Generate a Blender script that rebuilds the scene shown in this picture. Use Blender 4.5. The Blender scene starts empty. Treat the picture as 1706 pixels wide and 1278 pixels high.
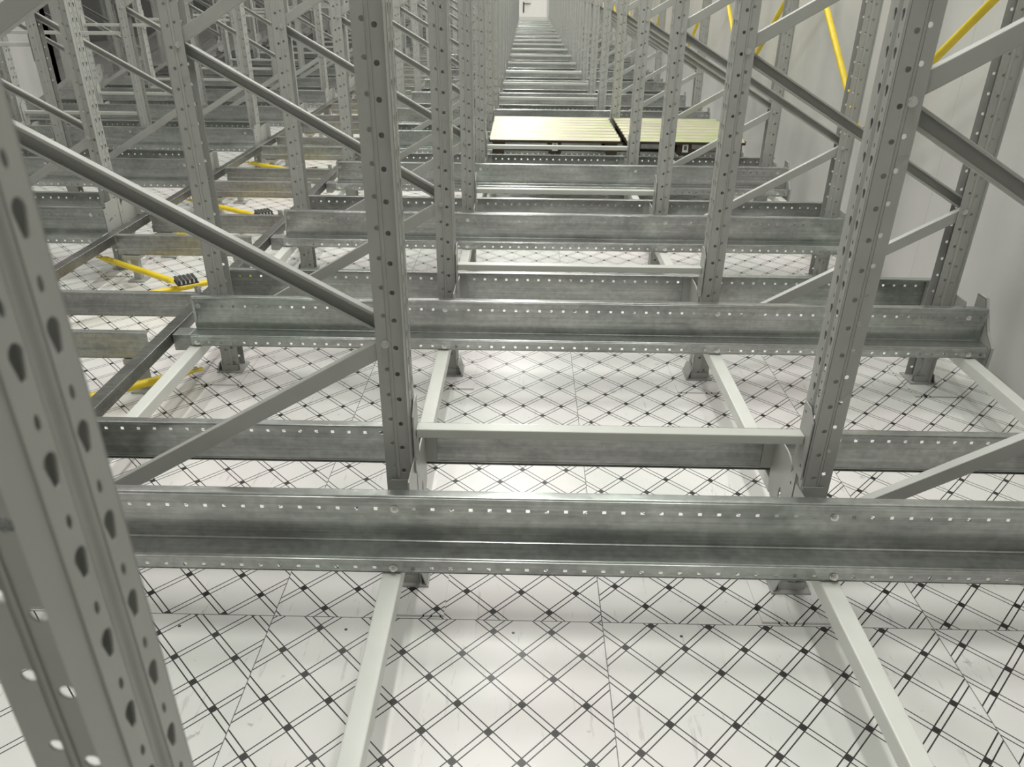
import bpy, bmesh, math, random
from mathutils import Vector, Matrix
from mathutils.geometry import tessellate_polygon
random.seed(7)
S = bpy.context.scene
COL = S.collection

# ------------------------------------------------------------------ camera
FPX, PITCH, ROLL, YAW = 1275.76, 0.481495, 0.010648, -0.013174
cy, sy, cp, sp = math.cos(YAW), math.sin(YAW), math.cos(PITCH), math.sin(PITCH)
fw = Vector((sy * cp, cy * cp, -sp)); r0 = Vector((cy, -sy, 0)); u0 = r0.cross(fw)
rt = r0 * math.cos(ROLL) + u0 * math.sin(ROLL); up = -r0 * math.sin(ROLL) + u0 * math.cos(ROLL)
cd = bpy.data.cameras.new('camera'); cam = bpy.data.objects.new('camera', cd); COL.objects.link(cam)
cd.sensor_width = 36.0; cd.lens = FPX / 1706 * 36.0; cd.clip_start = 0.02; cd.clip_end = 100
M = Matrix((rt, up, -fw)).transposed().to_4x4(); M.translation = Vector((0, 0, 1.62)); cam.matrix_world = M
cd.dof.use_dof = True; cd.dof.focus_distance = 2.6; cd.dof.aperture_fstop = 7
S.camera = cam

# ------------------------------------------------------------------ world, lamps, exposure
w = bpy.data.worlds.new('world'); S.world = w; w.use_nodes = True
w.node_tree.nodes['Background'].inputs[0].default_value = (0.8, 0.85, 0.8, 1)
w.node_tree.nodes['Background'].inputs[1].default_value = 0.3
S.view_settings.view_transform = 'Standard'; S.view_settings.look = 'None'
S.view_settings.exposure = 0.0; S.view_settings.gamma = 1.0; S.view_settings.use_curve_mapping = False

def strip_lamp(name, x, y0, y1, width, power, z=5.6):
    ld = bpy.data.lights.new(name, 'AREA'); ld.shape = 'RECTANGLE'; ld.size = width; ld.size_y = y1 - y0
    ld.energy = power; ld.color = (1.0, 1.0, 0.955)
    o = bpy.data.objects.new(name, ld); COL.objects.link(o); o.location = (x, (y0 + y1) / 2, z)
    return o
for i in range(12): strip_lamp('gap_lamp', -0.12, 0.45 + 2.7856 * i, 1.75 + 2.7856 * i, 0.26, 68)
strip_lamp('aisle_lamp', -1.95, 1.5, 32.5, 0.22, 450)
strip_lamp('side_lamp', 1.35, 0.9, 32.5, 0.22, 380)
strip_lamp('far_lamp', -4.1, 1.5, 14.0, 0.22, 75)
fl = strip_lamp('front_fill', -1.0, -2.6, -1.4, 5.0, 12)  # added fill light behind the camera, lifts the faces turned towards it

# ------------------------------------------------------------------ materials
class NT:
    def __init__(s, name):
        m = bpy.data.materials.new(name); m.use_nodes = True; s.m = m; s.t = m.node_tree; s.b = s.t.nodes['Principled BSDF']
    def n(s, typ, **k):
        nd = s.t.nodes.new(typ)
        for a, v in k.items(): setattr(nd, a, v)
        return nd
    def l(s, a, b): s.t.links.new(a, b)
    def math(s, op, a, b=None, c=None):
        nd = s.n('ShaderNodeMath', operation=op)
        for i, v in enumerate((a, b, c)):
            if v is None: continue
            if isinstance(v, (int, float)): nd.inputs[i].default_value = v
            else: s.l(v, nd.inputs[i])
        return nd.outputs[0]
    def mix(s, f, a, b, bt='MIX'):
        nd = s.n('ShaderNodeMix', data_type='RGBA', blend_type=bt)
        for i, v in ((0, f), (6, a), (7, b)):
            if isinstance(v, (int, float)): nd.inputs[i].default_value = v
            elif isinstance(v, tuple): nd.inputs[i].default_value = (*v, 1) if len(v) == 3 else v
            else: s.l(v, nd.inputs[i])
        return nd.outputs[2]
    def noise(s, vec, scale, detail=3, rough=0.5):
        nd = s.n('ShaderNodeTexNoise'); nd.inputs['Scale'].default_value = scale; nd.inputs['Detail'].default_value = detail
        nd.inputs['Roughness'].default_value = rough
        if vec is not None: s.l(vec, nd.inputs['Vector'])
        return nd.outputs['Fac']
    def ramp(s, f, lo, hi, a=0.0, b=1.0):
        nd = s.n('ShaderNodeMapRange'); s.l(f, nd.inputs[0])
        for i, v in enumerate((lo, hi, a, b)): nd.inputs[i + 1].default_value = v
        return nd.outputs[0]
    def pos(s): return s.n('ShaderNodeNewGeometry').outputs['Position']
    def scaled(s, vec, sc):
        nd = s.n('ShaderNodeVectorMath', operation='MULTIPLY'); s.l(vec, nd.inputs[0]); nd.inputs[1].default_value = sc
        return nd.outputs[0]
    def bump(s, h, strength, dist=0.001):
        nd = s.n('ShaderNodeBump'); nd.inputs['Strength'].default_value = strength; nd.inputs['Distance'].default_value = dist
        s.l(h, nd.inputs['Height']); s.l(nd.outputs[0], s.b.inputs['Normal'])

def simple(name, col, rough=0.5, metal=0.0, var=0.06, spec=0.5):
    q = NT(name); p = q.pos()
    f = q.noise(p, 9.0, 4)
    c = q.mix(q.ramp(f, 0.3, 0.7), tuple(v * (1 - var) for v in col), tuple(min(1, v * (1 + var)) for v in col))
    q.l(c, q.b.inputs['Base Color']); q.b.inputs['Roughness'].default_value = rough; q.b.inputs['Metallic'].default_value = metal
    q.b.inputs['Specular IOR Level'].default_value = spec
    return q.m

def galvanised(name, base, rough, metal):
    q = NT(name); p = q.pos()
    sp = q.noise(p, 42, 3, 0.6)
    spangle = q.ramp(sp, 0.35, 0.65, 0.88, 1.10)
    big = q.ramp(q.noise(q.scaled(p, (2.2, 3, 9)), 1.6, 5, 0.6), 0.3, 0.7, 0.72, 1.18)
    lines = q.ramp(q.noise(q.scaled(p, (0.6, 30, 60)), 2.5, 3), 0.3, 0.7, 0.86, 1.12)
    f = q.math('MULTIPLY', q.math('MULTIPLY', spangle, big), lines)
    tint = q.mix(q.ramp(q.noise(p, 0.9, 2), 0.45, 0.75), base, (base[0] * 0.92, base[1] * 0.99, base[2] * 0.95))
    sv = q.n('ShaderNodeVectorMath', operation='SCALE'); q.l(tint, sv.inputs[0]); q.l(f, sv.inputs['Scale'])
    # dark stains
    st = q.ramp(q.noise(q.scaled(p, (3, 3, 7)), 1.1, 3, 0.5), 0.64, 0.72)
    c = q.mix(q.math('MULTIPLY', st, 0.30), sv.outputs[0], (0.10, 0.11, 0.10))
    q.l(c, q.b.inputs['Base Color']); q.b.inputs['Metallic'].default_value = metal
    q.b.inputs['Roughness'].default_value = rough
    return q.m

PAINT = simple('grey_paint', (0.40, 0.405, 0.38), 0.34, 0.0, 0.05)
PAINT_MID = simple('mid_grey_paint', (0.52, 0.53, 0.49), 0.32, 0.0, 0.04)
PAINT_LIGHT = simple('light_grey_paint', (0.66, 0.67, 0.63), 0.35, 0.0, 0.04)
GALV = galvanised('galvanised_steel', (0.43, 0.44, 0.425), 0.24, 0.78)
GALV_DARK = galvanised('dull_track_steel', (0.22, 0.215, 0.205), 0.33, 0.8)
GALV_BEAM = galvanised('beam_steel', (0.37, 0.37, 0.362), 0.30, 0.65)
YELLOW = simple('yellow_paint', (0.80, 0.60, 0.02), 0.35, 0.0, 0.10)
BOLT = simple('zinc_bolt', (0.72, 0.72, 0.70), 0.22, 0.9, 0.03)
DARK = simple('dark_steel', (0.05, 0.05, 0.05), 0.5, 0.2)
BROWN = simple('brown_pallet_steel', (0.060, 0.045, 0.030), 0.5, 0.3, 0.3)
TAG = simple('white_tag', (0.75, 0.75, 0.72), 0.5)
TAGGREY = simple('grey_tag_print', (0.10, 0.10, 0.10), 0.5)

def zinc():
    q = NT('yellow_zinc'); p = q.pos()
    f1 = q.ramp(q.noise(q.scaled(p, (1.0, 7, 3)), 2.2, 3), 0.35, 0.65)
    f2 = q.ramp(q.noise(q.scaled(p, (1.6, 9, 3)), 3.1, 3), 0.45, 0.65)
    c = q.mix(f1, (0.52, 0.52, 0.33), (0.48, 0.41, 0.38))
    c = q.mix(f2, c, (0.44, 0.50, 0.24))
    q.l(c, q.b.inputs['Base Color']); q.b.inputs['Metallic'].default_value = 0.3; q.b.inputs['Roughness'].default_value = 0.34
    return q.m
ZINC = zinc()

def floor_mat():
    q = NT('patterned_floor_sheet'); p = q.pos()
    sx = q.n('ShaderNodeSeparateXYZ'); q.l(p, sx.inputs[0]); X, Y = sx.outputs[0], sx.outputs[1]
    PW, PL, A = 0.944, 1.89, 0.1637
    ix = q.math('FLOOR', q.math('DIVIDE', q.math('ADD', X, 0.70), PW))
    iy = q.math('FLOOR', q.math('DIVIDE', q.math('SUBTRACT', Y, 1.632), PL))
    jy = q.math('ADD', iy, 1.0)
    # phase of the printed lattice on each sheet
    ox = q.math('ADD', q.math('ADD', q.math('MULTIPLY', ix, 0.939), q.math('MULTIPLY', jy, 0.077)), -0.311)
    oy = q.math('ADD', q.math('ADD', q.math('MULTIPLY', ix, 0.033), q.math('MULTIPLY', jy, 0.159)), 1.507)
    x = q.math('SUBTRACT', X, ox); y = q.math('SUBTRACT', Y, oy)
    def near(v):
        t = q.math('ADD', v, A * 400.5)
        m = q.math('SUBTRACT', q.math('MODULO', t, A), A / 2)
        return q.math('ABSOLUTE', m)
    ds, dt = near(q.math('ADD', x, y)), near(q.math('SUBTRACT', x, y))
    H, T = 0.0125, 0.0024
    line = lambda d: q.math('LESS_THAN', q.math('ABSOLUTE', q.math('SUBTRACT', d, H - 0.001)), T)
    sq = q.math('MULTIPLY', q.math('LESS_THAN', ds, H), q.math('LESS_THAN', dt, H))
    # lines stop inside the squares' gap, squares are dark brownish
    ink = q.math('MAXIMUM', q.math('MAXIMUM', line(ds), line(dt)), sq)
    def seam(v, off, per, wd):
        t = q.math('MODULO', q.math('ADD', q.math('SUBTRACT', v, off), per * 40 + per / 2), per)
        return q.math('LESS_THAN', q.math('ABSOLUTE', q.math('SUBTRACT', t, per / 2)), wd)
    sm = q.math('MAXIMUM', seam(X, -0.70, PW, 0.0013), seam(Y, 1.632, PL, 0.0013))
    wn = q.n('ShaderNodeTexWhiteNoise', noise_dimensions='2D'); cx = q.n('ShaderNodeCombineXYZ')
    q.l(ix, cx.inputs[0]); q.l(iy, cx.inputs[1]); q.l(cx.outputs[0], wn.inputs['Vector'])
    white = q.mix(q.ramp(wn.outputs['Value'], 0, 1), (0.76, 0.76, 0.73), (0.83, 0.82, 0.80))
    white = q.mix(q.ramp(q.noise(p, 1.1, 2), 0.45, 0.62, 0, 0.55), white, (0.84, 0.76, 0.76))
    white = q.mix(q.ramp(q.noise(q.scaled(p, (1, 1.3, 1)), 1.9, 3), 0.50, 0.64, 0, 0.45), white, (0.66, 0.70, 0.65))
    scratch = q.ramp(q.noise(q.scaled(p, (38, 5, 1)), 1.0, 6, 0.7), 0.60, 0.66, 0, 0.35)
    white = q.mix(scratch, white, (0.38, 0.37, 0.36))
    spots = q.ramp(q.noise(p, 16.0, 5, 0.65), 0.665, 0.70, 0, 0.5)
    white = q.mix(spots, white, (0.30, 0.29, 0.28))
    dx = q.math('SUBTRACT', q.math('MODULO', q.math('ADD', X, 47.2 + 0.246), 0.472), 0.236)
    dy = q.math('SUBTRACT', Y, 1.585); dy2 = q.math('SUBTRACT', q.math('MODULO', q.math('ADD', dy, PL * 20 + PL / 2), PL), PL / 2)
    rr = q.math('ADD', q.math('MULTIPLY', dx, dx), q.math('MULTIPLY', dy2, dy2))
    white = q.mix(q.math('LESS_THAN', rr, 0.0045 ** 2), white, (0.03, 0.03, 0.03))
    c = q.mix(ink, white, (0.022, 0.020, 0.019))
    c = q.mix(sm, c, (0.16, 0.16, 0.155))
    q.l(c, q.b.inputs['Base Color']); q.b.inputs['Roughness'].default_value = 0.30
    q.b.inputs['Specular IOR Level'].default_value = 0.6
    q.bump(q.noise(p, 3.0, 3), 0.25, 0.006)
    return q.m
FLOOR = floor_mat()

def wall_mat(name, col, axis, per=1.15):
    q = NT(name); p = q.pos(); sx = q.n('ShaderNodeSeparateXYZ'); q.l(p, sx.inputs[0])
    v = sx.outputs[axis]
    t = q.math('MODULO', q.math('ADD', v, per * 30), per)
    sm = q.math('LESS_THAN', q.math('ABSOLUTE', q.math('SUBTRACT', t, per / 2)), 0.003)
    f = q.ramp(q.noise(q.scaled(p, (3, 3, 0.6)), 0.9, 4), 0.3, 0.7)
    c = q.mix(f, tuple(k * 0.9 for k in col), col)
    c = q.mix(q.ramp(q.noise(p, 0.8, 2), 0.5, 0.7, 0, 0.5), c, (col[0], col[1] * 0.95, col[2] * 0.96))
    c = q.mix(q.math('MULTIPLY', sm, 0.25), c, (0.25, 0.25, 0.24))
    q.l(c, q.b.inputs['Base Color']); q.b.inputs['Roughness'].default_value = 0.33
    q.bump(q.noise(q.scaled(p, (2, 2, 0.5)), 1.2, 2), 0.3, 0.02)
    return q.m
WALL = wall_mat('wall_panel', (0.62, 0.62, 0.60), 1)
WALL_BACK = wall_mat('back_wall_panel', (0.70, 0.69, 0.67), 0, 1.7)
WALL_SHADED = wall_mat('shaded_wall_panel', (0.16, 0.16, 0.155), 1)  # wall panel darkened: the gloom of the unlit far area is in its colour
CEIL = simple('ceiling_panel', (0.62, 0.62, 0.60), 0.6)
DOORM = simple('door_panel', (0.86, 0.84, 0.81), 0.4, 0, 0.02)

# ------------------------------------------------------------------ mesh helpers
def mesh(name, bm, mat, smooth=False):
    me = bpy.data.meshes.new(name); bmesh.ops.recalc_face_normals(bm, faces=bm.faces)
    bm.to_mesh(me); bm.free(); me.materials.append(mat)
    if smooth:
        for f in me.polygons: f.use_smooth = True
        try: me.set_sharp_from_angle(angle=math.radians(40))
        except Exception: pass
    return me
def put(name, me, parent=None, loc=(0, 0, 0), rz=0.0):
    o = bpy.data.objects.new(name, me); COL.objects.link(o); o.location = loc; o.rotation_euler = (0, 0, rz)
    if parent: o.parent = parent
    return o
def tag(o, label, cat, group=None):
    o['label'] = label; o['category'] = cat; o['kind'] = 'thing'
    if group: o['group'] = group
    return o
def thing(name, label, cat, loc, rz=0.0, group=None):
    return tag(put(name, None, None, loc, rz), label, cat, group)
def struct(name, me, loc=(0, 0, 0), parent=None):
    o = put(name, me, parent, loc)
    if not parent: o['kind'] = 'structure'
    return o
def box(bm, x0, x1, y0, y1, z0, z1, bev=0.0):
    r = bmesh.ops.create_cube(bm, size=1.0)
    for v in r['verts']:
        v.co = Vector(((x0 + x1) / 2 + v.co.x * (x1 - x0), (y0 + y1) / 2 + v.co.y * (y1 - y0), (z0 + z1) / 2 + v.co.z * (z1 - z0)))
    if bev > 0:
        es = list({e for v in r['verts'] for e in v.link_edges})
        bmesh.ops.bevel(bm, geom=es, offset=bev, segments=2, affect='EDGES', profile=0.5)
def rounded(pts, rad, seg=4):
    """polyline with its inner corners rounded; returns points and, for each segment, the index of its source segment or -1"""
    out = [pts[0]]; src = []
    n = len(pts)
    for i in range(1, n - 1):
        p, a, b = Vector(pts[i]), Vector(pts[i - 1]), Vector(pts[i + 1])
        r = min(rad, (a - p).length * 0.45, (b - p).length * 0.45)
        s, e = p + (a - p).normalized() * r, p + (b - p).normalized() * r
        src.append(i - 1); out.append(tuple(s))
        for k in range(1, seg):
            t = k / seg; q = s * (1 - t) ** 2 + p * 2 * t * (1 - t) + e * t * t
            out.append(tuple(q)); src.append(-1)
        out.append(tuple(e)); src.append(-1)
    out.append(pts[-1]); src.append(n - 2)
    return out, src
def perforated(pts, rad, cell, n, holes, place, thick):
    """folded sheet: section pts swept along n cells, holes[source segment] = [(list of (distance from segment start, along cell))]"""
    P, src = rounded(pts, rad)
    bm = bmesh.new()
    for i in range(len(P) - 1):
        a, b = Vector(P[i]), Vector(P[i + 1]); L = (b - a).length
        if L < 1e-7: continue
        d = (b - a) / L
        hs = holes.get(src[i], [])
        off = (a - Vector(pts[src[i]])).length if src[i] >= 0 else 0
        if not hs:
            for k in (range(1) if True else ()):
                vs = [bm.verts.new(place(*q)) for q in ((a.x, a.y, 0), (b.x, b.y, 0), (b.x, b.y, cell * n), (a.x, a.y, cell * n))]
                bm.faces.new(vs)
            continue
        loops = [[Vector((0, 0, 0)), Vector((L, 0, 0)), Vector((L, cell, 0)), Vector((0, cell, 0))]]
        for h in hs: loops.append([Vector((u - off, v, 0)) for u, v in h][::-1])
        flat = [v for l in loops for v in l]
        tris = tessellate_polygon(loops)
        for k in range(n):
            vs = [bm.verts.new(place(a.x + d.x * v.x, a.y + d.y * v.x, v.y + k * cell)) for v in flat]
            for t in tris:
                try: bm.faces.new([vs[j] for j in t])
                except ValueError: pass
    bmesh.ops.remove_doubles(bm, verts=bm.verts, dist=1e-5)
    bmesh.ops.recalc_face_normals(bm, faces=bm.faces)
    return bm
def thicken(bm, t):
    bmesh.ops.solidify(bm, geom=list(bm.faces), thickness=t)
    return bm
def circ(u, v, r, n=10, ry=None): return [(u + r * math.cos(2 * math.pi * k / n), v + (ry or r) * math.sin(2 * math.pi * k / n)) for k in range(n)]
def square(u, v, s): return [(u - s / 2, v - s / 2), (u + s / 2, v - s / 2), (u + s / 2, v + s / 2), (u - s / 2, v + s / 2)]
def tear(u, v):
    pts = []
    for k in range(9):
        a = math.radians(-25 + 230 * k / 8); pts.append((u + 0.0072 * math.cos(a), v + 0.0058 + 0.0072 * math.sin(a)))
    for k in range(5):
        a = math.radians(180 + 180 * k / 4); pts.append((u + 0.0036 * math.cos(a), v - 0.0094 + 0.0036 * math.sin(a)))
    return pts
def slab(bm, loops, f0, f1):
    """polygon with holes (2D loops) given a thickness; f0, f1 map 2D to the two faces"""
    L = [[Vector((a, b, 0)) for a, b in l] for l in loops]
    tris = tessellate_polygon(L); flat = [v for l in L for v in l]
    A = [bm.verts.new(f0(v.x, v.y)) for v in flat]; B = [bm.verts.new(f1(v.x, v.y)) for v in flat]
    for t in tris:
        bm.faces.new([A[j] for j in t]); bm.faces.new([B[j] for j in reversed(t)])
    s = 0
    for l in L:
        n = len(l)
        for k in range(n):
            i, j = s + k, s + (k + 1) % n
            bm.faces.new([A[i], A[j], B[j], B[i]])
        s += n
def tube(bm, a, b, r, n=12, flat=None):
    a, b = Vector(a), Vector(b); d = (b - a).normalized()
    s = d.cross(Vector((0, 0, 1)) if abs(d.z) < 0.95 else Vector((1, 0, 0))).normalized(); t = s.cross(d)
    L = (b - a).length
    st = [(0, 1), (L, 1)] if not flat else [(0, 0.25), (flat * 0.5, 0.25), (flat, 1), (L - flat, 1), (L - flat * 0.5, 0.25), (L, 0.25)]
    rings = []
    for q, k in st:
        rings.append([bm.verts.new(a + d * q + (s * math.cos(2 * math.pi * i / n) * r * (1.15 if k < 1 else 1) + t * math.sin(2 * math.pi * i / n) * r * k)) for i in range(n)])
    for A, B in zip(rings, rings[1:]):
        for i in range(n): bm.faces.new([A[i], A[(i + 1) % n], B[(i + 1) % n], B[i]])
    bm.faces.new(rings[0][::-1]); bm.faces.new(rings[-1])
def bolt_mesh(name, r=0.009, h=0.007):
    """hexagon head with washer and a stub of thread, pointing to -Y"""
    bm = bmesh.new()
    def ring(n, rr, y0, y1, a0=0):
        A = [bm.verts.new((rr * math.cos(a0 + 2 * math.pi * i / n), y0, rr * math.sin(a0 + 2 * math.pi * i / n))) for i in range(n)]
        B = [bm.verts.new((rr * math.cos(a0 + 2 * math.pi * i / n), y1, rr * math.sin(a0 + 2 * math.pi * i / n))) for i in range(n)]
        for i in range(n): bm.faces.new([A[i], A[(i + 1) % n], B[(i + 1) % n], B[i]])
        bm.faces.new(A[::-1]); bm.faces.new(B)
    ring(16, r * 1.3, 0, -0.002); ring(6, r, -0.002, -0.002 - h); ring(10, r * 0.55, -0.002 - h, -0.006 - h)
    return mesh(name, bm, BOLT)
BOLT_ME = bolt_mesh('bolt')
BOLT_RAIL = bolt_mesh('rail_bolt', 0.0085, 0.005)

# ------------------------------------------------------------------ layout numbers (metres)
P = 1.3928; Y0 = 1.7713                     # pitch of the rows, flange plane of the first row
UW, UD = 0.078, 0.076                       # upright: web width (Y) and flange depth (X)
HC = 0.0255                                 # hole column to web face
FD = 1.0365                                 # frame: hole column to hole column
RIGHT_A = (-1.3520 - 0.006, 0.8133)         # hole columns of the uprights that face -X
LEFT_A = (-3.5405, -5.712)
LAST = 21
ORD = [ 'first', 'second', 'third', 'fourth', 'fifth', 'sixth', 'seventh', 'eighth', 'ninth', 'tenth', 'eleventh', 'twelfth',
       'thirteenth', 'fourteenth', 'fifteenth', 'sixteenth', 'seventeenth', 'eighteenth', 'nineteenth', 'twentieth', 'twenty-first',
       'twenty-second', 'twenty-third', 'twenty-fourth']
def row(k): return ORD[k + 1] + ' row'      # counted from the row whose post stands beside the camera
def RY(k): return Y0 + P * k

# ------------------------------------------------------------------ upright
def upright_mesh():
    w, d = UW, UD
    g = 0.0045
    pts = [(d, g), (0.044, g), (0.039, 0), (0, 0), (0, w / 2 - 0.0075), (0.005, w / 2 - 0.004), (0.005, w / 2 + 0.004), (0, w / 2 + 0.0075), (0, w), (0.039, w), (0.044, w - g), (d, w - g)]
    h2 = [circ(d - 0.0525, 0.040, 0.0062)]
    h1 = [circ(0.039 - HC, 0.0287, 0.0066)]
    wa = [tear(0.0190, 0.058), circ(0.0190, 0.0175, 0.0030, 8, 0.0062)]
    u2 = w / 2 - 0.0075 - 0.0190
    wb = [tear(u2, 0.058), circ(u2, 0.0175, 0.0030, 8, 0.0062)]
    holes = {0: h2, 2: h1, 3: wa, 7: wb, 8: [circ(HC, 0.0287, 0.0066)], 10: [circ(0.0525 - 0.044, 0.040, 0.0062)]}
    bm = perforated(pts, 0.003, 0.075, 56, holes, lambda x, y, z: (x, y, z + 0.012), 0)
    thicken(bm, 0.0018)
    return mesh('upright', bm, PAINT)
UP_ME = upright_mesh()
def shoe_mesh():
    bm = bmesh.new()
    box(bm, -0.028, 0.090, -0.018, UW + 0.018, 0.0065, 0.0125)
    # folded shoe around the post, its sides flare outwards
    slab(bm, [[(0, 0), (1, 0), (1, 1), (0, 1)]], lambda a, b: (-0.020 + 0.013 * b, -0.014 + (UW + 0.028) * a, 0.0115 + 0.045 * b),
         lambda a, b: (-0.024 + 0.013 * b, -0.014 + (UW + 0.028) * a, 0.0115 + 0.045 * b))
    box(bm, 0.0, 0.070, -0.0045, -0.0005, 0.0115, 0.040); box(bm, 0.0, 0.070, UW + 0.0005, UW + 0.0045, 0.0115, 0.040)
    box(bm, -0.0060, -0.0005, -0.004, UW + 0.004, 0.0115, 0.058)
    return mesh('post_shoe', bm, PAINT)
SHOE_ME = shoe_mesh()
def cover_mesh():
    bm = bmesh.new(); box(bm, -0.085, 0.115, -0.13, UW + 0.10, 0.0005, 0.006)
    return mesh('base_cover', bm, FLOOR)
COVER_ME = cover_mesh()
def bracket_front_mesh(low=False):
    bm = bmesh.new()
    tp = [(-0.137, 0.415), (-0.100, 0.415), (-0.030, 0.372), (0.034, 0.372)] if low else [(-0.137, 0.416), (-0.104, 0.416), (-0.100, 0.445), (0.028, 0.445), (0.034, 0.438)]
    loop = [(-0.137, 0.237)] + tp + [(0.034, 0.160), (0.000, 0.140), (-0.040, 0.237)]
    slots = [[(-0.100 + 0.006, 0.33), (-0.055, 0.34), (-0.055, 0.352), (-0.100 + 0.006, 0.342)], circ(-0.085, 0.275, 0.009, 10), circ(-0.115, 0.385, 0.005, 8), circ(-0.02, 0.35, 0.005, 8)]
    slab(bm, [loop] + [s[::-1] for s in slots], lambda a, b: (-0.0005, a, b), lambda a, b: (-0.0045, a, b))
    loop = [(0.0, 0.150), (0.070, 0.150), (0.070, 0.376), (0.062, 0.386), (0.0, 0.386)]
    slab(bm, [loop, circ(HC, 0.3407, 0.005)[::-1]], lambda a, b: (a, -0.0008, b), lambda a, b: (a, -0.0044, b))
    # turned lip against the guide rail
    box(bm, -0.0045, 0.030, -0.1365, -0.1325, 0.300, 0.410)
    return mesh('rail_bracket', bm, PAINT)
def bracket_rear_mesh():
    bm = bmesh.new()
    arc = [(0.143 - 0.060 * math.sin(math.radians(t)), 0.416 - 0.040 * (1 - math.cos(math.radians(t)))) for t in range(0, 91, 15)]
    loop = [(0.046, 0.150), (0.046, 0.395), (0.052, 0.402), (0.066, 0.402), (0.078, 0.384)] + arc[::-1] + [(0.242, 0.416), (0.242, 0.300), (0.232, 0.225), (0.10, 0.150)]
    slots = [circ(0.135, 0.265, 0.011, 10, 0.024), circ(0.22, 0.39, 0.005, 8), circ(0.07, 0.35, 0.005, 8), circ(0.065, 0.22, 0.005, 8)]
    slab(bm, [loop] + [s[::-1] for s in slots], lambda a, b: (-0.0005, a, b), lambda a, b: (-0.0045, a, b))
    box(bm, -0.038, -0.0045, 0.2385, 0.2425, 0.290, 0.415)
    return mesh('rail_bracket', bm, PAINT)
BRF_ME, BRR_ME = bracket_front_mesh(True), bracket_rear_mesh()

def channel_mesh(p, q, wdt, dep, web_y, sgn, mat, name='brace'):
    """C channel in the XZ plane from p to q; web at web_y, flanges run sgn*dep in Y"""
    p, q = Vector(p), Vector(q); d = (q - p).normalized(); nrm = Vector((-d.y, d.x)); L = (q - p).length
    pts = [(-wdt / 2 + 0.0, sgn * dep), (-wdt / 2, 0), (wdt / 2, 0), (wdt / 2, sgn * dep)]
    pts = [(wdt / 2 - 0.008, sgn * dep)] + [(wdt / 2, sgn * dep), (wdt / 2, 0), (-wdt / 2, 0), (-wdt / 2, sgn * dep), (-wdt / 2 + 0.008, sgn * dep)]
    def place(a, y, s):
        v = p + d * s + nrm * a
        return (v.x, web_y + y, v.y)
    bm = perforated(pts, 0.003, L, 1, {}, place, 0)
    bmesh.ops.remove_doubles(bm, verts=bm.verts, dist=1e-5)
    thicken(bm, 0.0016)
    return mesh(name, bm, mat, False)
AZ = [0.2, 1.4, 2.6, 3.8]; BZ = [0.8, 2.0, 3.2]
BX = FD - 0.027
BR = []
for i in range(3):
    BR.append(channel_mesh((0.020, AZ[i] + 0.018), (BX + 0.012, BZ[i] - 0.004), 0.045, 0.028, 0.012, 1, PAINT))       # A up to B: web towards the camera
    BR.append(channel_mesh((0.024, AZ[i + 1] - 0.012), (BX + 0.010, BZ[i] + 0.020), 0.045, 0.024, 0.066, -1, PAINT))   # A down to B: open side towards the camera
def joints(): return [(0.027, z) for z in AZ] + [(BX, z) for z in BZ]

def side_of(x):
    if x > 0.5: return 'by the white side wall'
    if x > -1.5: return 'between the centre gap and the yellow-braced aisle'
    if x > -4: return 'beyond the yellow-braced aisle'
    if x > -6: return 'two bays beyond the yellow-braced aisle'
    return 'deep at the dark end beyond the aisle'
def frame(ax, k, full):
    t = thing('upright_frame', f'grey perforated rack frame {side_of(ax)}, in the {row(k)}', 'rack frame', (ax, RY(k), 0), 0, 'rack frames')
    for side in (0, 1):
        if side == 0: x, y, rz = -HC, 0, 0
        else: x, y, rz = FD + HC, UW, math.pi
        up_ = put('upright', UP_ME, t, (x, y, 0), rz)
        if full:
            put('post_shoe', SHOE_ME, up_)
            put('base_cover', COVER_ME, t, (x, y, 0) if side == 0 else (x, 0, 0)) if side == 0 else put('base_cover', COVER_ME, t, (x - 0.03, 0, 0))
        # the two halves of the rail support sit on the web; mirrored for the far upright by swapping front and rear copies
        if side == 0:
            put('rail_bracket', BRF_ME, up_); put('rail_bracket', BRR_ME, up_)
        else:
            put('rail_bracket', BRF_M_ME, up_); put('rail_bracket', BRR_M_ME, up_)
    for m in BR[:6]: put('brace', m, t)
    if full:
        for x, z in joints()[:2] + joints()[4:6]: put('bolt', BOLT_ME, t, (x, 0.0035, z))
    return t
def mirror_y(me, yc, name):
    m = me.copy(); m.name = name
    for v in m.vertices: v.co.y = 2 * yc - v.co.y
    bm = bmesh.new(); bm.from_mesh(m); bmesh.ops.reverse_faces(bm, faces=bm.faces); bm.to_mesh(m); bm.free()
    return m
BRF_M_ME, BRR_M_ME = mirror_y(bracket_front_mesh(), UW / 2, 'rail_bracket'), mirror_y(BRR_ME, UW / 2, 'rail_bracket')

for k in range(-1, LAST + 1):
    full = k <= 7
    for ax in RIGHT_A:
        if k == -1 and ax > 0: continue
        frame(ax, k, full)
    if k >= 0:
        for ax in LEFT_A:
            if k >= (1 if ax > -4 else 3): frame(ax, k, full and ax > -4)
    if k >= 8 and k <= 18: frame(-7.90, k, False)

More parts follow.
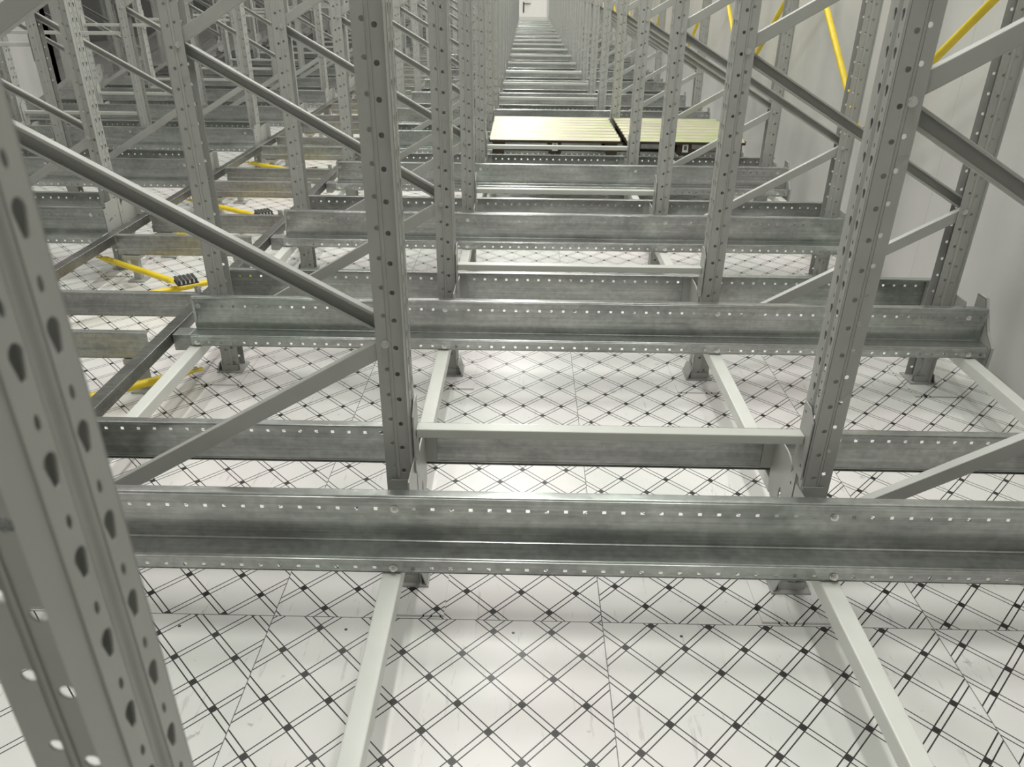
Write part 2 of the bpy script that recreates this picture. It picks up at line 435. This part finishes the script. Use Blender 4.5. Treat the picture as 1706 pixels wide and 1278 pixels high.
# ------------------------------------------------------------------ guide rails
RX0, RX1 = -1.408, 1.958
NC = 67; CELL = (RX1 - RX0) / NC
def rail_mesh():
    # section (y, z) of the rail that faces -Y: lip, web, ledge, skirt; y measured from the row's flange plane
    pts = [(-0.108, 0.420), (-0.108, 0.429), (-0.140, 0.429), (-0.140, 0.284), (-0.213, 0.284), (-0.213, 0.233), (-0.203, 0.233)]
    holes = {2: [square(0.041, CELL * 0.5, 0.0105)], 4: [square(0.033, CELL * 0.5, 0.0105)]}
    bm = perforated(pts, 0.006, CELL, NC, holes, lambda y, z, s: (s, y, z), 0)
    thicken(bm, 0.002)
    return mesh('rail_profile', bm, GALV, False)
RAIL_ME = rail_mesh()
def endplate_mesh():
    bm = bmesh.new()
    loop = [(-0.225, 0.172), (-0.225, 0.285), (-0.165, 0.335), (-0.092, 0.458), (-0.030, 0.458), (-0.030, 0.172)]
    slab(bm, [loop], lambda a, b: (0.001, a, b), lambda a, b: (0.005, a, b))
    for (a, b), (c, d) in zip(loop[1:3], loop[2:4]):   # folded edge
        slab(bm, [[(0, 0), (1, 0), (1, 1), (0, 1)]], lambda u, v: (0.001 + 0.016 * v, a + (c - a) * u, b + (d - b) * u), lambda u, v: (0.001 + 0.016 * v, a + (c - a) * u + 0.004, b + (d - b) * u))
    box(bm, 0.001, 0.017, -0.092, -0.030, 0.454, 0.458)
    box(bm, 0.001, 0.017, -0.225, -0.221, 0.172, 0.285)
    return mesh('end_plate', bm, PAINT)
END_ME = endplate_mesh()
YC = UW / 2 + 0.014   # mirror plane of a rail pair, from the flange plane
BLOCKS = ((RX0, 'centre', 'between the aisle and the side wall'), (-2.476 - (RX1 - RX0), 'far', 'beyond the yellow-braced aisle'))
for k in range(-1, LAST + 1):
    for x0, nm, where in BLOCKS:
        if nm == 'far' and k < 1: continue
        for face in (0, 1):
            what = 'with its ledge towards the camera' if face == 0 else 'showing its plain back to the camera'
            if k == -1 and face == 0: continue
            if face == 0: t = thing('guide_rail', f'galvanised guide rail {where}, ledge towards camera, {row(k)}', 'rail', (x0, RY(k), 0), 0, 'galvanised guide rails')
            else: t = thing('guide_rail', f'galvanised guide rail {where}, plain back towards camera, {row(k)}', 'rail', (x0 + RX1 - RX0, RY(k) + 2 * YC, 0), math.pi, 'galvanised guide rails')
            put('rail_profile', RAIL_ME, t)
            if k <= 4:
                posts = (0.020, 1.078, 2.238, 3.290) if face == 0 else tuple(RX1 - RX0 - v for v in (0.020, 1.078, 2.238, 3.290))
                for px in posts:
                    ci = (math.floor(px / CELL) + 0.5) * CELL
                    put('bolt', BOLT_RAIL, t, (ci, -0.140, 0.388)); put('bolt', BOLT_RAIL, t, (ci, -0.213, 0.251))
            if nm == 'centre' and k <= 8:
                if face == 0: put('end_plate', END_ME, t, (RX1 - RX0, 0, 0))
                else:
                    put('end_plate', END_B_ME, t, (0, 0, 0)) if 'END_B_ME' in globals() else None

# ------------------------------------------------------------------ tie beams across the gaps
def tie_meshes(L):
    bm = bmesh.new(); box(bm, 0.0096, L - 0.0096, 0.029, 0.068, -0.028, 0, 0.003)
    b = mesh('beam', bm, PAINT_MID)
    bm = bmesh.new()
    loop = [(0.000, -0.125), (0.000, 0.055), (0.036, 0.085), (0.076, 0.085), (0.076, -0.125)]
    slab(bm, [loop, circ(0.019, -0.09, 0.005)[::-1], circ(0.059, 0.06, 0.005)[::-1]], lambda a, b_: (0.0055, a, b_), lambda a, b_: (0.0095, a, b_))
    box(bm, -0.050, 0.0045, -0.0095, -0.0055, -0.125, 0.055) if False else None
    return b, mesh('end_connector', bm, PAINT)
GAPS = [(RIGHT_A[0] + FD + HC, RIGHT_A[1] - HC, 'across the centre gap')]
LG = (LEFT_A[1] + FD + HC, LEFT_A[0] - HC, 'in the bay beyond the aisle')
def tie(g, me, k, z, word):
    t = thing('tie_bar', f'{word} grey tie beam {g[2]}, in the {row(k)}', 'beam', (g[0], RY(k), z), 0, 'tie beams')
    put('beam', me[0], t); put('end_connector', me[1], t); put('end_connector', me[1], t, (g[1] - g[0] - 0.015, 0, 0))
mg = tie_meshes(GAPS[0][1] - GAPS[0][0]); ml = tie_meshes(LG[1] - LG[0])
for k in range(0, LAST + 1): tie(GAPS[0], mg, k, 0.532, 'light')
for k in range(3, LAST + 1):
    tie(LG, ml, k, 0.532, 'low light'); tie(LG, ml, k, 1.209, 'high light')

# ------------------------------------------------------------------ spacer tubes along each lane, under the rails
def spacer_mesh():
    bm = bmesh.new(); box(bm, -0.025, 0.025, 0.0, P - 0.33, -0.05, 0, 0.004)
    return mesh('spacer_tube', bm, PAINT_LIGHT)
SP_ME = spacer_mesh()
def spacer_end_mesh():
    bm = bmesh.new(); box(bm, -0.027, 0.027, P - 0.329, P - 0.3245, -0.052, 0.0, 0.0)
    return mesh('end_cap', bm, GALV)
SPE_ME = spacer_end_mesh()
SXS = ((-1.395, 'along the aisle edge'), (-0.333, 'at the aisle side of centre gap'), (0.821, 'at the wall side of centre gap'), (1.893, 'along the side wall'))
for k in range(-1, 14):
    for sx_, wh in SXS:
        if k == -1 and sx_ < -1: continue
        t = thing('spacer_tube', f'light square spacer tube {wh}, behind the {row(k)}', 'tube', (sx_, RY(k) + 0.255, 0.2325), 0, 'low spacer tubes')
        put('tube', SP_ME, t); put('end_cap', SPE_ME, t)

# ------------------------------------------------------------------ transfer aisle: tracks and cross beams
def track_mesh():
    bm = bmesh.new()
    pts = [(0.012, -0.052), (0.0, -0.052), (0.0, 0.0), (0.055, 0.0), (0.055, -0.052), (0.043, -0.052)]
    b = perforated(pts, 0.004, P - 0.004, 1, {}, lambda x, z, s: (x, s, z), 0); thicken(b, 0.003); bm.free()
    return mesh('transfer_track', b, GALV_DARK)
TR_ME = track_mesh()
for k in range(-1, LAST):
    for x, wh in ((-1.545, 'near'), (-2.458, 'far')):
        if k == -1 and wh == 'far': continue
        t = tag(put('transfer_track', TR_ME, None, (x, RY(k) + 0.255, 0.288)), f'dark steel track on the {wh} side of the aisle, past the {row(k)}', 'track', 'transfer aisle tracks')
BX0, BX1 = -2.398, -1.552
def cross_mesh(L, name):
    pts = [(0.030, 0.0), (0.0, 0.0), (0.0, -0.070), (-0.008, -0.073), (-0.008, -0.116), (0.020, -0.116)]
    n = max(1, round(L / 0.15)); c = L / n
    bm = perforated(pts, 0.003, c, n, {3: [circ(0.022, c * 0.5, 0.0045, 8)]}, lambda y, z, s: (s, y, z), 0)
    thicken(bm, 0.002)
    return mesh(name, bm, GALV_BEAM, False)
CB_ME, CBS_ME = cross_mesh(BX1 - BX0, 'beam'), cross_mesh(BX1 - BX0 - 0.045, 'beam')
bm = bmesh.new(); box(bm, 0, 0.06, 0.002, 0.028, -0.115, -0.004); CAP_ME = mesh('mouth', bm, DARK)
bm = bmesh.new(); box(bm, -0.003, 0.0, -0.006, 0.034, -0.004, 0.030); box(bm, -0.03, 0, 0.03, 0.034, -0.004, 0.03); HOOK_ME = mesh('hook', bm, PAINT)
bm = bmesh.new(); box(bm, 0.0, 0.10, -0.02, 0.07, -0.14, -0.118); box(bm, 0.03, 0.07, 0.01, 0.05, -0.283, -0.14); box(bm, 0.0, 0.10, -0.02, 0.07, -0.2835, -0.275); FOOT_ME = mesh('support_foot', bm, PAINT)
for k in range(0, LAST + 1):
    for face in (0, 1):
        yy = RY(k) - 0.205 if face == 0 else RY(k) + 0.262
        t = thing('cross_rail', f'stepped steel beam across the aisle {"before" if face == 0 else "behind"} the {row(k)}', 'beam', (BX0, yy, 0.284), 0, 'aisle cross beams')
        put('beam', CBS_ME if face == 0 else CB_ME, t)
        if k < 6:
            L = (BX1 - BX0 - (0.045 if face == 0 else 0))
            put('support_foot', FOOT_ME, t, (0.02, 0, 0))
            if face == 0: put('support_foot', FOOT_ME, t, (L - 0.12, 0, 0))
            else: put('hook', HOOK_ME, t, (L, 0, 0))
# short shoe that carries the rail end over to the track
bm = bmesh.new(); box(bm, -0.078, -0.003, -0.210, -0.132, 0.210, 0.284, 0.003); SHO = mesh('rail_end_shoe', bm, GALV_BEAM)
for k in range(0, 8):
    tag(put('rail_end_shoe', SHO, None, (RX0, RY(k), 0)), f'short steel block joining rail end to aisle track at the {row(k)}', 'rail shoe', 'rail end blocks')

# ------------------------------------------------------------------ yellow rods
def rod(a, b, label, group, r=0.018):
    o = Vector(a); bm = bmesh.new(); tube(bm, (0, 0, 0), Vector(b) - o, r, 12, 0.09)
    t = thing('bracing_rod', label, 'rod', a, 0, group)
    put('rod', mesh('rod', bm, YELLOW, True), t)
    d = (Vector(b) - o).normalized()
    for e in (0.03, (Vector(b) - o).length - 0.03):
        c = d * e; put('bolt', BOLT_ROD, t, (c.x, c.y, c.z + 0.004))
    return t
bm = bmesh.new()
for n_, rr, z0, z1 in ((14, 0.012, 0, 0.003), (6, 0.009, 0.003, 0.010)):
    A = [bm.verts.new((rr * math.cos(2 * math.pi * i / n_), rr * math.sin(2 * math.pi * i / n_), z0)) for i in range(n_)]
    B = [bm.verts.new((rr * math.cos(2 * math.pi * i / n_), rr * math.sin(2 * math.pi * i / n_), z1)) for i in range(n_)]
    for i in range(n_): bm.faces.new([A[i], A[(i + 1) % n_], B[(i + 1) % n_], B[i]])
    bm.faces.new(A[::-1]); bm.faces.new(B)
BOLT_ROD = mesh('bolt', bm, BOLT)
for k in range(1, 12):
    ye = RY(k)
    if k > 1: rod((-2.60, ye - 0.09, 0.115), (-1.90, ye - 0.575, 0.130), f'yellow rod low over the aisle floor, from the far side before the {row(k)}', 'yellow floor rods')
    rod((-2.55, ye - 1.02, 0.085), (-1.42, ye - 0.13, 0.085), f'yellow rod low over the aisle floor, towards the centre frames at the {row(k)}', 'yellow floor rods')
# ribbed clamps where the rods meet
def clamp_mesh():
    bm = bmesh.new()
    for i in range(5): box(bm, 0.022 * i, 0.022 * i + 0.012, -0.05, 0.05, 0.0, 0.022)
    box(bm, -0.004, 0.106, -0.052, 0.052, -0.006, 0.0)
    return mesh('ribbed_clamp', bm, DARK)
CL = clamp_mesh()
bm = bmesh.new()
for i in range(4): box(bm, 0.022 * i + 0.013, 0.022 * i + 0.021, -0.05, 0.05, 0.0, 0.018)
CLR = mesh('bright_rib', bm, BOLT)
for k in range(2, 8):
    t = thing('ribbed_clamp', f'black and silver ribbed clamp on yellow rods before the {row(k)}', 'clamp', (-1.885, RY(k) - 0.64, 0.158), math.radians(35), 'rod clamps')
    put('clamp_body', CL, t); put('bright_rib', CLR, t)
for k in range(0, LAST, 2):
    y = RY(k) + 0.09
    for s, wd in ((-1, 'leaning to the camera'), (1, 'leaning away')):
        rod((1.945, y + 0.03 * s, 0.885 if s < 0 else 0.865), (1.945, y + s * (P - 0.03), 1.80), f'yellow brace rod {wd}, on the side wall posts at the {row(k)}', 'yellow wall rods', 0.019)

# ------------------------------------------------------------------ steel pallets on the rails
def pallet(x0, x1, y0, y1, label):
    t = thing('steel_pallet', label, 'pallet', (x0, y0, 0.4295), 0, 'steel pallets'); W, D = x1 - x0, y1 - y0
    bm = bmesh.new(); prof = []; n = 8; pt = D / n
    for i in range(n):
        b = i * pt
        prof += [(b, 0.108), (b + pt * 0.16, 0.108), (b + pt * 0.34, 0.122), (b + pt * 0.78, 0.122), (b + pt * 0.96, 0.108)]
    prof.append((D, 0.108))
    P_, _ = rounded(prof, 0.006, 2)
    T = [[bm.verts.new((x, y, z)) for y, z in P_] for x in (0.0, W)]
    U = [[bm.verts.new((x, y, z - 0.003)) for y, z in P_] for x in (0.0, W)]
    m = len(P_)
    for i in range(m - 1):
        bm.faces.new([T[0][i], T[1][i], T[1][i + 1], T[0][i + 1]]); bm.faces.new([U[0][i + 1], U[1][i + 1], U[1][i], U[0][i]])
        for j in (0, 1): bm.faces.new([T[j][i], T[j][i + 1], U[j][i + 1], U[j][i]])
    for i in (0, m - 1): bm.faces.new([T[0][i], T[1][i], U[1][i], U[0][i]])
    put('deck', mesh('deck', bm, ZINC), t)
    bm = bmesh.new()
    box(bm, 0, W, -0.004, 0.004, 0.088, 0.1045); box(bm, 0, W, D - 0.004, D + 0.004, 0.088, 0.1045)
    box(bm, -0.005, -0.001, 0, D, 0.088, 0.116); box(bm, W + 0.001, W + 0.005, 0, D, 0.088, 0.116)
    put('rim', mesh('rim', bm, BROWN), t)
    for i, (a, b) in enumerate(((0.02, 0.11), (W / 2 - 0.05, W / 2 + 0.05), (W - 0.11, W - 0.02))):
        bm = bmesh.new(); 
        for c, d in ((0.006, 0.10), (D / 2 - 0.05, D / 2 + 0.05), (D - 0.10, D - 0.006)): box(bm, a, b, c, d, 0.012, 0.1, 0.003)
        box(bm, a, b, 0.006, D - 0.006, 0.001, 0.014)
        put('skid', mesh('skid', bm, BROWN), t)
    bm = bmesh.new(); box(bm, W / 2 - 0.022, W / 2 + 0.022, 0.001, 0.005, 0.028, 0.092); tg = put('tag', mesh('tag', bm, TAG), t)
    bm = bmesh.new(); box(bm, W / 2 - 0.012, W / 2 + 0.012, -0.0002, 0.0008, 0.045, 0.078); put('print', mesh('print', bm, TAGGREY), tg)
pallet(-0.275, 0.745, 6.185, 7.305, 'yellow zinc corrugated steel pallet over the centre gap, on the rails')
pallet(0.795, 1.715, 6.185, 7.305, 'yellow zinc corrugated steel pallet next to the side wall, partly behind posts')

# ------------------------------------------------------------------ building shell
def slab_box(name, x0, x1, y0, y1, z0, z1, mat):
    bm = bmesh.new(); box(bm, x0, x1, y0, y1, z0, z1); return struct(name, mesh(name, bm, mat))
YB, YF, XR, XL, H = 33.0, -3.0, 2.12, -6.25, 6.0
XD = -12.5
slab_box('floor', XD - 0.2, XR + 0.2, YF - 0.2, YB + 0.2, -0.15, 0.0, FLOOR)
slab_box('ceiling', XD - 0.2, XR + 0.2, YF - 0.2, YB + 0.2, H, H + 0.15, CEIL)
slab_box('wall_right', XR, XR + 0.15, YF - 0.2, YB + 0.2, 0.0, H, WALL)
slab_box('wall_left', XL - 0.15, XL, YF - 0.2, 10.9, 0.0, H, WALL)
slab_box('wall_left_return', XD, XL, 10.75, 10.9, 0.0, H, WALL_SHADED)
slab_box('wall_left_deep', XD - 0.15, XD, 10.75, YB + 0.2, 0.0, H, WALL_SHADED)
slab_box('wall_back', XD, XR, YB, YB + 0.15, 0.0, H, WALL_BACK)
slab_box('wall_front', XL, XR, YF - 0.15, YF, 0.0, H, WALL)
d = struct('door_1', None, (0, YB, 0))
bm = bmesh.new(); box(bm, -0.45, 0.765, -0.035, -0.001, 0.02, 2.12, 0.004); put('door_leaf', mesh('door_leaf', bm, DOORM), d)
bm = bmesh.new()
box(bm, 0.775, 0.87, -0.05, -0.001, 0.0, 2.22); box(bm, -0.56, -0.46, -0.05, -0.001, 0.0, 2.22); box(bm, -0.56, 0.87, -0.05, -0.001, 2.13, 2.22)
put('door_frame', mesh('door_frame', bm, WALL), d)
bm = bmesh.new(); box(bm, -0.165, -0.115, -0.06, -0.036, 0.62, 0.99, 0.004); box(bm, -0.16, 0.13, -0.10, -0.08, 0.915, 0.95, 0.006); tube(bm, (-0.14, -0.036, 0.93), (-0.14, -0.10, 0.93), 0.012)
put('door_handle', mesh('door_handle', bm, DARK), d)
